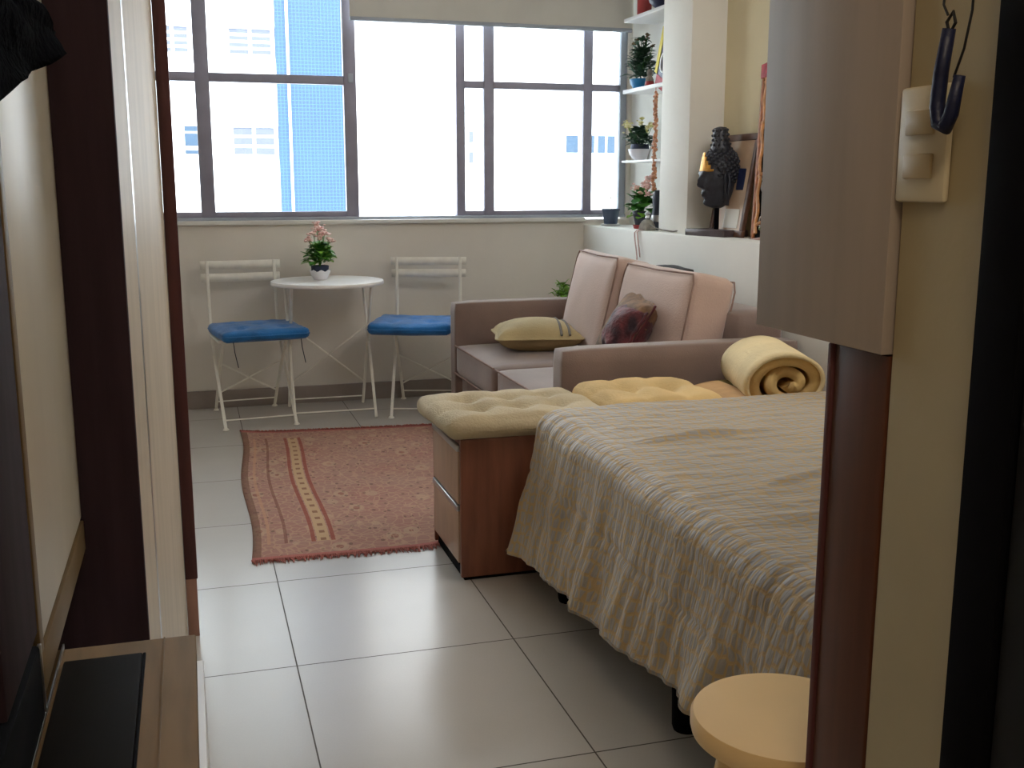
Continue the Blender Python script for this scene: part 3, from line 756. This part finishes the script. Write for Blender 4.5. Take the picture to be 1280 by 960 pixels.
t = struct('door_1', MB().box(.672, .7, .74, .797, 0, 2.15, bev=.004).box(.672, .7, -.2, -.14, 0, 2.15, bev=.004).box(.672, .7, -.14, .74, 2.1, 2.15, bev=.004), 'black')
MB().box(.676, .698, -.138, .735, .01, 2.095, bev=.003).build('door_leaf', 'blackm', t)
hb = MB().tube([(.676, .68, 1.0), (.65, .68, 1.0), (.65, .58, 1.0)], .008, 10).build('door_handle', 'steel', t)

# ================================================================ LEFT FOREGROUND
wr = thing('wardrobe', 'tall wardrobe with a glossy silvery side and mahogany front edge', 'wardrobe', (-.8, 1.985, 0))
def prism(pts, z0, z1):
    mb = MB(); lo = [mb.bm.verts.new((x, y, z0)) for x, y in pts]; hi = [mb.bm.verts.new((x, y, z1)) for x, y in pts]; n = len(pts)
    mb.bm.faces.new(lo[::-1]); mb.bm.faces.new(hi)
    for i in range(n): mb.bm.faces.new((lo[i], lo[(i+1) % n], hi[(i+1) % n], hi[i]))
    return mb
prism([(0, 0), (.683, 0), (.732, .965), (0, .965)], 0, 2.55).build('body', 'woodred', wr)
prism([(.6835, .0), (.691, 0), (.740, .963), (.7325, .963)], .0, 2.55).build('side_door', 'lam', wr)
prism([(.700, .21), (.702, .21), (.7034, .23), (.7014, .23)], .0, 2.55).build('seam_strip', 'steel', wr)
MB().box(.741, .774, .966, 1.0, .17, 2.55, bev=.002).build('edge_board', 'woodred', wr)
MB().box(.741, .771, .970, 1.0, 0, .169, bev=.002).build('plinth', 'woodpink', wr)
MB().box(.0, .74, .967, 1.0, 0, 2.55).build('end_panel', 'woodred', wr)
t = thing('tall_cabinet', 'dark wenge tall cabinet between the cream door and the silvery wardrobe side', 'cabinet', (-.8, 1.95, 0))
MB().box(0, .692, 0, .03, .08, 2.5, bev=.002).build('side_panel', 'wooddark', t)
MB().box(0, .68, .004, .03, 0, .079).build('plinth', 'black', t)
# cream door panel with frame (plane x = -.2)
t = thing('kitchen_cabinet', 'cream cabinet door with an olive-brown frame above the low counter', 'cabinet', (-.8, 1.36, .61))
MB().box(0, .575, 0, .585, 0, 1.85).build('body', 'doorcream', t)
d = MB().box(.577, .597, .002, .583, .005, .058, bev=.002).box(.577, .597, .002, .03, .058, 1.85, bev=.002).build('door_frame', 'doortrim', t)
p_ = MB().box(.577, .594, .034, .583, .062, 1.85, bev=.004).build('door', 'doorcream', t)
o = MB().box(0, .596, 0, .235, 0, 1.75, bev=.003).build('dark_panel', 'wooddark'); o.location = (-.8, 1.12, .705)
tag(o, 'dark brown upright board above the black appliance beside the cream cabinet door', 'panel')

t = thing('low_counter', 'low brown laminate counter with a white front, black cooktop set in it', 'counter', (-.8, -.2, 0))
MB().box(0, .779, 0, 1.745, .565, .6, bev=.002).build('countertop', 'counter', t)
MB().box(.02, .788, .01, 1.735, .0, .563, bev=.002).build('body', 'white', t)
MB().box(.7345, .7365, 0, 1.744, .6, .6012).build('seam', 'doortrim', t)
MB().box(.598, .6005, 1.34-.75+.75-.0, 1.745, .6005, .608, bev=.0005).build('steel_strip', 'steel', t)
t = thing('cooktop', 'black glass cooktop set into the low brown counter', 'cooktop', (-.8, -.2, .6))
MB().box(.605, .708, .55, 1.69, .0005, .006, bev=.003).build('glass_plate', 'blackglass', t)
k = MB().box(.708, .712, .55, 1.69, .0005, .005, bev=.001).build('rim', 'black', t)
t = thing('microwave', 'black box-shaped appliance with a chrome corner on the low brown counter', 'appliance', (-.8, .75, .601))
MB().box(0, .6, 0, .585, 0, .097, bev=.004).build('housing', 'black', t)
MB().box(.597, .602, .580, .586, .01, .098, bev=.001).build('corner_trim', 'steel', t)

t = thing('hanging_garment', 'corner of a dark navy fleece garment hanging before the cream cabinet door', 'garment', (-.2, 1.36, 1.35))
def gar(u, v):
    # cloth corner: top left, top right, tip, lower left in the y-z plane
    A, B, T, D_ = (.55, 1.75), (.84, 1.46), (1.135, 1.374), (.60, 1.235)
    def q(i): return (A[i]*(1-u)+B[i]*u)*(1-v)+(D_[i]*(1-u)+T[i]*u)*v
    b_ = .02*math.sin(PI*v)*u
    y, z = q(0), q(1)
    if u > .6: y += b_
    return Vector((.012*math.sin(u*7+v*8)+.012*noise.noise(Vector((u*6, v*6, 0))), y+.008*noise.noise(Vector((u*9, v*9, 3))), z+.008*noise.noise(Vector((u*9, v*9, 7)))))
t.location = (-.125, 0, 0)
MB().grid(24, 30, gar).build('garment_cloth', 'darkcloth', t, smooth=True, solid=.018)

# ================================================================ LEDGE + NICHE SHELVES
shelf_lbl = {1.375: 'lowest narrow white shelf in the window corner, carrying the white bowl plant', 1.765: 'middle white shelf in the window corner, carrying the blue pot', 2.15: 'topmost white shelf in the window corner, carrying the red canister and navy bowl'}
for z, l in shelf_lbl.items():
    th = .012 if z < 1.5 else .02
    o = MB().box(2.4, 2.598, 5.202, 5.82, z-th, z, bev=.002).build('wall_shelf', 'white'); tag(o, l, 'shelf', 'white wall shelves')

def pot_plain(t, r, h, m, rim=.004):
    return MB().lathe([(r*.72, 0), (r*.75, .002), (r, h-.012), (r+rim, h-.012), (r+rim, h), (r-.004, h), (r-.01, h-.015), (.005, h-.016)], n=28).build('pot', m, t)
# middle shelf
t = thing('potted_plant', 'bushy green plant in a turquoise bowl on the middle corner shelf', 'plant', (2.475, 5.735, 1.766))
MB().lathe([(.03, 0), (.045, .006), (.06, .03), (.064, .055), (.059, .055), (.05, .03), (.005, .028)], n=28).build('pot', 'potblue', t)
foliage(t, .17, .11, 200, .06, .026, 'leafd', 11, .06, .5); foliage(t, .2, .09, 90, .055, .022, 'leafd', 12, .1, .8)
flowers(t, [(.02, -.03, .29, .018), (-.02, 0, .27, .015), (.03, .02, .27, .015), (-.04, .02, .25, .015), (.04, -.06, .23, .015)], .008, 'brownf', 3, 7, .1)
t = thing('figurine', 'tiny patterned figurine beside the turquoise pot on the middle shelf', 'figurine', (2.46, 5.585, 1.766))
MB().lathe([(.02, 0), (.026, .01), (.022, .04), (.012, .06), (.017, .075), (.012, .092), (.003, .097)], n=16).build('figure', 'cloth', t)
MB().lathe([(.027, .008), (.024, .03)], n=16).build('skirt', 'red', t)
t = thing('magazine', 'dark magazine with a yellow spine band leaning on the middle shelf', 'magazine', (2.43, 5.44, 1.766), rot=(R(24), 0, 0))
MB().box(-.003, .003, -.14, 0, 0.0, .27, bev=.001).build('cover', 'navy', t)
MB().box(-.0045, -.0032, -.14, 0, .0, .06).build('red_band', 'pinkred', t)
MB().box(-.006, .005, -.002, .03, .06, .3).build('yellow_spine', 'yellow', t)
MB().tube([(-.005, -.06+.035*math.cos(a*PI/8), .14+.05*math.sin(a*PI/8)) for a in range(16)], .006, 6, closed=True).build('ring_print', 'white', t)
t = thing('box_stack', 'crimson patterned box lying in front of the dark magazine', 'box', (2.5, 5.42, 1.766))
MB().box(-.04, .05, -.09, .09, 0, .03, bev=.002).build('box_body', 'pinkred', t)
MB().box(-.03, .045, -.07, .08, .0305, .05, bev=.002).build('lid', 'maroon', t)
# top shelf
t = thing('vase', 'red ceramic canister at the outer end of the topmost shelf', 'vase', (2.47, 5.7, 2.151))
MB().lathe([(.036, 0), (.04, .004), (.04, .13), (.034, .145), (.03, .16), (.005, .16)], n=24).build('body', 'red', t)
t = thing('bowl', 'navy ceramic bowl on the topmost shelf by the pillar', 'bowl', (2.48, 5.47, 2.151))
MB().lathe([(.03, 0), (.035, .004), (.075, .04), (.09, .09), (.084, .09), (.07, .045), (.005, .02)], n=28).build('body', 'navy', t)
# lowest shelf
t = thing('flowering_plant', 'yellow flowering plant in a white bowl on the lowest corner shelf', 'plant', (2.475, 5.735, 1.376))
MB().lathe([(.028, 0), (.03, .003), (.055, .03), (.066, .062), (.061, .062), (.05, .03), (.005, .024)], n=28).build('pot', 'potwhite', t)
MB().lathe([(.045, .03), (.055, .06), (.05, .09), (.046, .09), (.02, .08), (.005, .08)], n=24).build('inner_pot', 'potnavy', t)
foliage(t, .1, .1, 120, .055, .042, 'leafd', 15, .085, .5)
flowers(t, [(-.06, .05, .2, .028), (-.07, 0, .19, .025), (.0, 0, .21, .02), (.04, -.08, .19, .022), (.0, -.1, .175, .022), (-.03, .06, .17, .025), (.02, .02, .235, .012), (.05, -.03, .2, .02)], .009, 'yellowf', 6, 10, .1)
t = thing('photo_card', 'narrow silvery card leaning beside the white bowl plant', 'card', (2.46, 5.6, 1.377), rot=(R(38), 0, 0))
MB().box(-.003, .003, -.028, 0, 0, .19, bev=.001).build('card_sheet', 'silver', t)
MB().box(-.0045, -.0032, -.024, -.004, .01, .18).build('picture', 'stripeg', t)
t = thing('bead_string', 'long string of amber beads hanging beside the pillar', 'beads', (2.405, 5.375, 1.745))
mb = MB(); rnd = random.Random(2)
for i in range(52):
    z = -.03-i*.0098; mb.ball((rnd.uniform(-.006, .006), rnd.uniform(-.01, .01), z), .0105*rnd.uniform(.8, 1.2), 1); mb.ball((rnd.uniform(-.006, .006), .012*rnd.choice((-1, 1)), z+.004), .009, 1)
tag(mb.build('beads', 'bead', t, smooth=True), kind='stuff')
MB().tube([(0, 0, -.04), (0, 0, .008)], .002, 6).build('thread', 'bead', t)
t = thing('bottle', 'dark narrow bottle with a silver stopper on the ledge by the pillar', 'bottle', (2.43, 5.36, 1.0))
MB().lathe([(.03, 0), (.036, .006), (.036, .09), (.03, .12), (.034, .15), (.03, .19), (.022, .21), (.005, .212)], n=24).build('body', 'potdark', t)
MB().lathe([(.037, .045), (.038, .05), (.038, .075), (.037, .08)], n=24).build('band', 'silver', t)
# on the ledge
t = thing('potted_plant', 'slate-blue pot with a bare twig standing on the ledge by the window', 'pot', (2.4, 5.97, 1.0))
pot_plain(t, .05, .1, 'potslate'); MB().lathe([(.042, .0), (.056, .003), (.058, .012), (.052, .012)], n=28).build('saucer', 'silver', t)
MB().tube([(.005, 0, .08), (.008, .004, .13), (.0, 0, .165)], .0025, 6).ball((0, 0, .165), .006).build('twig', 'brownf', t)
t = thing('flowering_plant', 'pink flowering plant in a dark pot on a red saucer on the ledge', 'plant', (2.41, 5.53, 1.0))
MB().lathe([(.03, 0), (.046, .002), (.052, .022), (.046, .022), (.03, .008)], n=28).build('saucer', 'red', t)
MB().lathe([(.034, .01), (.036, .012), (.052, .085), (.055, .085), (.055, .097), (.048, .097), (.043, .08), (.005, .08)], n=28).build('pot', 'potdark', t)
foliage(t, .11, .1, 60, .075, .06, 'leaf', 21, .09, .5); foliage(t, .04, .1, 9, .08, .055, 'leafl', 22, .06, .1)
flowers(t, [(.0, -.02, .24, .03), (-.02, .05, .225, .025), (.0, -.07, .23, .03), (.02, -.04, .27, .03), (.0, .02, .19, .02), (.0, -.08, .19, .02)], .011, 'pink', 8, 12, .1)
t = thing('ornament', 'small grey cloth bell with a silver tip and cord on the ledge', 'ornament', (2.355, 5.33, 1.0))
MB().lathe([(.042, 0), (.045, .004), (.04, .03), (.028, .05), (.014, .058), (.004, .06)], n=20, fn=lambda r, z, a: (r*(1+.08*math.sin(a*5)), z)).build('bell_body', 'cloth', t)
MB().lathe([(.006, .058), (.014, .066), (.01, .078), (.018, .088), (.004, .105)], n=16).build('finial', 'silver', t)
MB().tube([(.0, -.03, .03), (-.004, -.1, .018), (-.01, -.2, .012), (.0, -.32, .008), (.02, -.42, .02)], .004, 6).build('cord', 'stripeg', t)
t = thing('ribbon', 'dusty pink ribbon hanging down over the ledge front', 'ribbon', (2.29, 5.3, 1.0))
MB().grid(12, 2, lambda u, v: Vector((.05*(1-u*5) if u < .2 else -.006, .03-u*.02+(v-.5)*.014+.012*math.sin(u*5), .003 if u < .18 else .003-(u-.18)*.19))).build('ribbon_tail', 'ribbon', t, smooth=True, solid=.002)
MB().grid(12, 2, lambda u, v: Vector((.05*(1-u*5) if u < .2 else -.006, .02-u*.06+(v-.5)*.012, .003 if u < .18 else .003-(u-.18)*.17))).build('ribbon_tail', 'ribbon', t, smooth=True, solid=.002)

# Buddha head
t = thing('head_sculpture', 'dark bronze head with curled hair, topknot and gold headband on a low plinth', 'sculpture', (2.425, 4.68, 1.0))
FACE = R(177)     # faces -X, turned a little towards the room entrance
rot = Matrix.Rotation(FACE, 4, 'Z')
def headmesh():
    mb = MB(); q = bmesh.ops.create_uvsphere(mb.bm, u_segments=56, v_segments=44, radius=1)
    g = lambda x, s: math.exp(-(x/s)**2)
    for v in q['verts']:
        n = v.co.normalized(); x, y, z = n
        # face points to +x; z up
        w = .078*(1-.16*max(0, -z)**1.2)          # half width
        d = .088*(1-.1*max(0, -z)); h = .14
        px_, py_, pz_ = x*d, y*w, z*h
        if x > 0:
            f = x
            px_ += (.021*g(y, .15)*g(z+.19, .08) + .011*g(y, .12)*g(z+.04, .12))*f + .006*g(y, .13)*g(z-.02, .16)*f          # nose
            px_ += .021*g(y, .30)*g(z+.44, .05)*f + .019*g(y, .28)*g(z+.56, .05)*f            # lips
            px_ += .030*g(y, .35)*g(z+.82, .15)                                               # chin
            px_ -= .012*g(abs(y)-.36, .17)*g(z-.02, .12)*f                                    # eye sockets
            px_ += .008*g(abs(y)-.36, .15)*g(z+.0, .05)*f                                     # lids
            px_ += .009*g(abs(y)-.33, .25)*g(z-.22, .07)*f                                    # brow
            px_ += .008*g(abs(y)-.5, .2)*g(z+.3, .2)*f                                        # cheeks
            px_ -= .008*g(z+.38, .05)*f
        v.co = Vector((px_, py_, pz_))
    return mb
HZ = .27
def place(mb): return mb.xf(Matrix.Translation((0, 0, HZ)) @ rot @ Matrix.Rotation(R(4), 4, 'Y'))
hd = place(headmesh()).build('head', 'bronze', t, smooth=True)
hr = MB(); rnd = random.Random(1)
hr.ball((-.018, 0, .045), .092, 3, (1.0, .92, 1.05)); hr.lathe([(.055, .1), (.05, .14), (.04, .165), (.036, .18), (.036, .215), (.03, .235), (.005, .24)], (-.02, 0, 0), 20)
for i in range(260):
    zz = 1-2*(i+.5)/260; ph = i*2.39996; rr = math.sqrt(1-zz*zz)
    c = Vector((-.018+.092*rr*math.cos(ph), .085*rr*math.sin(ph), .045+.097*zz))
    if c.x > .03 and c.z < .07: continue
    if c.z < .0 and c.x > -.02: continue
    hr.ball(c, .0105, 1)
for k in range(5):
    for j in range(10):
        a = j*PI/5+k*.3; r_ = (.05, .043, .037, .036, .034)[k]; hr.ball((-.02+r_*math.cos(a), r_*math.sin(a), .135+k*.022), .008, 1)
place(hr).build('hair', 'bronze', hd, smooth=True)
gb = MB()
for k in range(7):
    a_ = (k-3)*.2; hh = .085-.02*abs(k-3)
    gb.box(.001, .007, -.011, .011, -.004, hh, bev=.002, mtx=Matrix.Rotation(a_, 4, 'Z') @ Matrix.Translation((.078, 0, .042)) @ Matrix.Rotation(-.22, 4, 'Y'))
gb.tube([(.084*math.cos(a*.1)-.003, .082*math.sin(a*.1), .042) for a in range(-9, 10)], .006, 6)
place(gb).build('gold_headband', 'gold', hd)
for s in (-1, 1):
    er = MB(); er.tube([(-.012, s*.082, .03), (-.02, s*.09, .0), (-.016, s*.09, -.04), (-.01, s*.085, -.09), (-.008, s*.08, -.125), (-.001, s*.08, -.12), (.0, s*.082, -.06), (.002, s*.083, .01), (-.004, s*.083, .03)], .007, 8)
    place(er).build('ear', 'bronze', hd, smooth=True)
MB().tube([(0, 0, .03), (0, 0, .16)], .012, 12).build('neck_rod', 'black', t)
MB().box(-.075, .075, -.14, .14, 0, .032, bev=.003).xf(Matrix.Rotation(R(14), 4, 'Z')).build('plinth', 'basewood', t)

# picture frames leaning on the recess wall (their faces look left, to -X)
t = thing('picture_frame', 'brown wooden picture frame leaning on the wall behind the bronze head', 'frame', (2.44, 4.63, 1.002), rot=(0, R(9), 0))
fr = MB(); w, h, b_ = .33, .48, .03
fr.box(0, .02, -w/2, w/2, 0, b_, bev=.004); fr.box(0, .02, -w/2, w/2, h-b_, h, bev=.004); fr.box(0, .02, -w/2, -w/2+b_, b_, h-b_, bev=.004); fr.box(0, .02, w/2-b_, w/2, b_, h-b_, bev=.004)
fr.build('frame', 'framew', t)
MB().box(.008, .014, -w/2+b_-.002, w/2-b_+.002, b_-.002, h-b_+.002).build('picture', mat('sepia_print', (184, 150, 118), .4, col2=(196, 172, 148), scale=5), t)
MB().puff(.006, .07, .1, .003, (0, 0, 0), 6, .004, (.007, -.06, .27), 2).build('blue_figure', 'navy', t)
MB().puff(.004, .14, .09, .002, (0, 0, 0), 6, .002, (.007, -.03, .085), 4).build('pale_patch', 'wallw', t)
t = thing('picture_frame', 'tall carved orange frame with black ornamental panel, half hidden by the grey cabinet', 'frame', (2.425, 4.2, 1.002), rot=(R(-8), R(6.5), 0))
fr = MB(); w, h, b_ = .30, .80, .022
fr.box(0, .03, -w/2, w/2, 0, b_, bev=.005); fr.box(0, .03, -w/2, w/2, h-b_, h, bev=.005); fr.box(0, .03, -w/2, -w/2+b_, b_, h-b_, bev=.005); fr.box(0, .03, w/2-b_, w/2, b_, h-b_, bev=.005)
fr.build('frame', 'frameo', t)
MB().box(.012, .02, -w/2+b_-.002, w/2-b_+.002, b_-.002, h-b_+.002).build('panel', 'black', t)
cv = MB()
for s in (-1, 1):
    cv.tube([(.008, s*(w/2-b_-.012)+.007*math.sin(k*1.1), b_+.02+k*.0245) for k in range(31)], .009, 6)
for z in (.08, .3, .54, .72): cv.tube([(.008, -w/2+b_, z), (.008, 0, z+.02), (.008, w/2-b_, z)], .008, 6)
cv.build('carving', 'carve', t)
for k in range(10): MB().ball((.006, .07-.02*(k % 3), .06+k*.072), .012, 1).build('medallion', 'carvegreen', t)
for k in range(9):
    zc = .09+k*.078
    MB().tube([(.008, .08-.02*math.cos(j*.7)*(1-j*.06)-.02*(k % 2), zc+.03*math.sin(j*.7)*(1-j*.06)) for j in range(10)], .0028, 5).build('scrollwork', 'silver', t)
MB().box(-.004, .034, .1, w/2+.002, h-.06, h+.004, bev=.004).build('red_corner', 'pinkred', t)

# plant behind the far sofa arm: tall plant on the floor in the corner
t = thing('potted_plant', 'green leafy plant in the corner behind the sofa, tips showing above the arm', 'plant', (2.03, 5.77, 0))
pot_plain(t, .11, .22, 'potslate', .006)
foliage(t, .42, .09, 100, .07, .04, 'leaf', 31, .22, .8); foliage(t, .1, .07, 50, .045, .034, 'leafl', 32, .60, .7)

# ================================================================ LIGHTS, WORLD, CAMERA
def light(name, kind, loc, rot, energy, color, size=None, sy=None, **k):
    l = bpy.data.lights.new(name, kind); l.energy = energy; l.color = color
    if size and kind == 'AREA': l.size = size; l.shape = 'RECTANGLE'; l.size_y = sy or size
    for a, b in k.items(): setattr(l, a, b)
    o = bpy.data.objects.new(name, l); C.objects.link(o); o.location = loc; o.rotation_euler = rot
    return o
sun = light('sun', 'SUN', (0, 0, 10), (R(52), 0, R(-18)), 3.9, (1, .97, .93), angle=R(1))
port = light('window_portal', 'AREA', (.83, YB+.21, 1.77), (R(-90), 0, 0), 1, (1, 1, 1), 3.5, 1.5)
port.data.cycles.is_portal = True
light('entrance_lamp', 'AREA', (.1, -.2, 2.5), (0, 0, 0), 5.0, (1, .82, .6), .5, .5)
light('room_fill', 'AREA', (1.85, 2.6, 2.5), (R(48), 0, R(14)), 9, (1, .96, .93), .9, .9)  # unseen fill light, added to brighten the window wall and interior
w = bpy.data.worlds.new('World'); bpy.context.scene.world = w; w.use_nodes = True
bg = w.node_tree.nodes['Background']; bg.inputs[0].default_value = (.80, .90, 1.0, 1); bg.inputs[1].default_value = 2.45

cam = bpy.data.cameras.new('Camera'); co = bpy.data.objects.new('Camera', cam); C.objects.link(co)
co.location = (0, 0, 1.25); co.rotation_euler = (R(90-10.645), 0, R(-16.69))
cam.sensor_width = 36; cam.lens = 1337.2/1280*36; cam.clip_start = .02; cam.clip_end = 200
sc = bpy.context.scene; sc.camera = co
sc.view_settings.view_transform = 'Standard'; sc.view_settings.look = 'None'; sc.view_settings.gamma = 1; sc.view_settings.exposure = 1.38
sc.view_settings.use_curve_mapping = False
sc.cycles.use_denoising = True; sc.cycles.max_bounces = 12; sc.cycles.diffuse_bounces = 10; sc.cycles.transparent_max_bounces = 12
sc.cycles.sample_clamp_indirect = 15
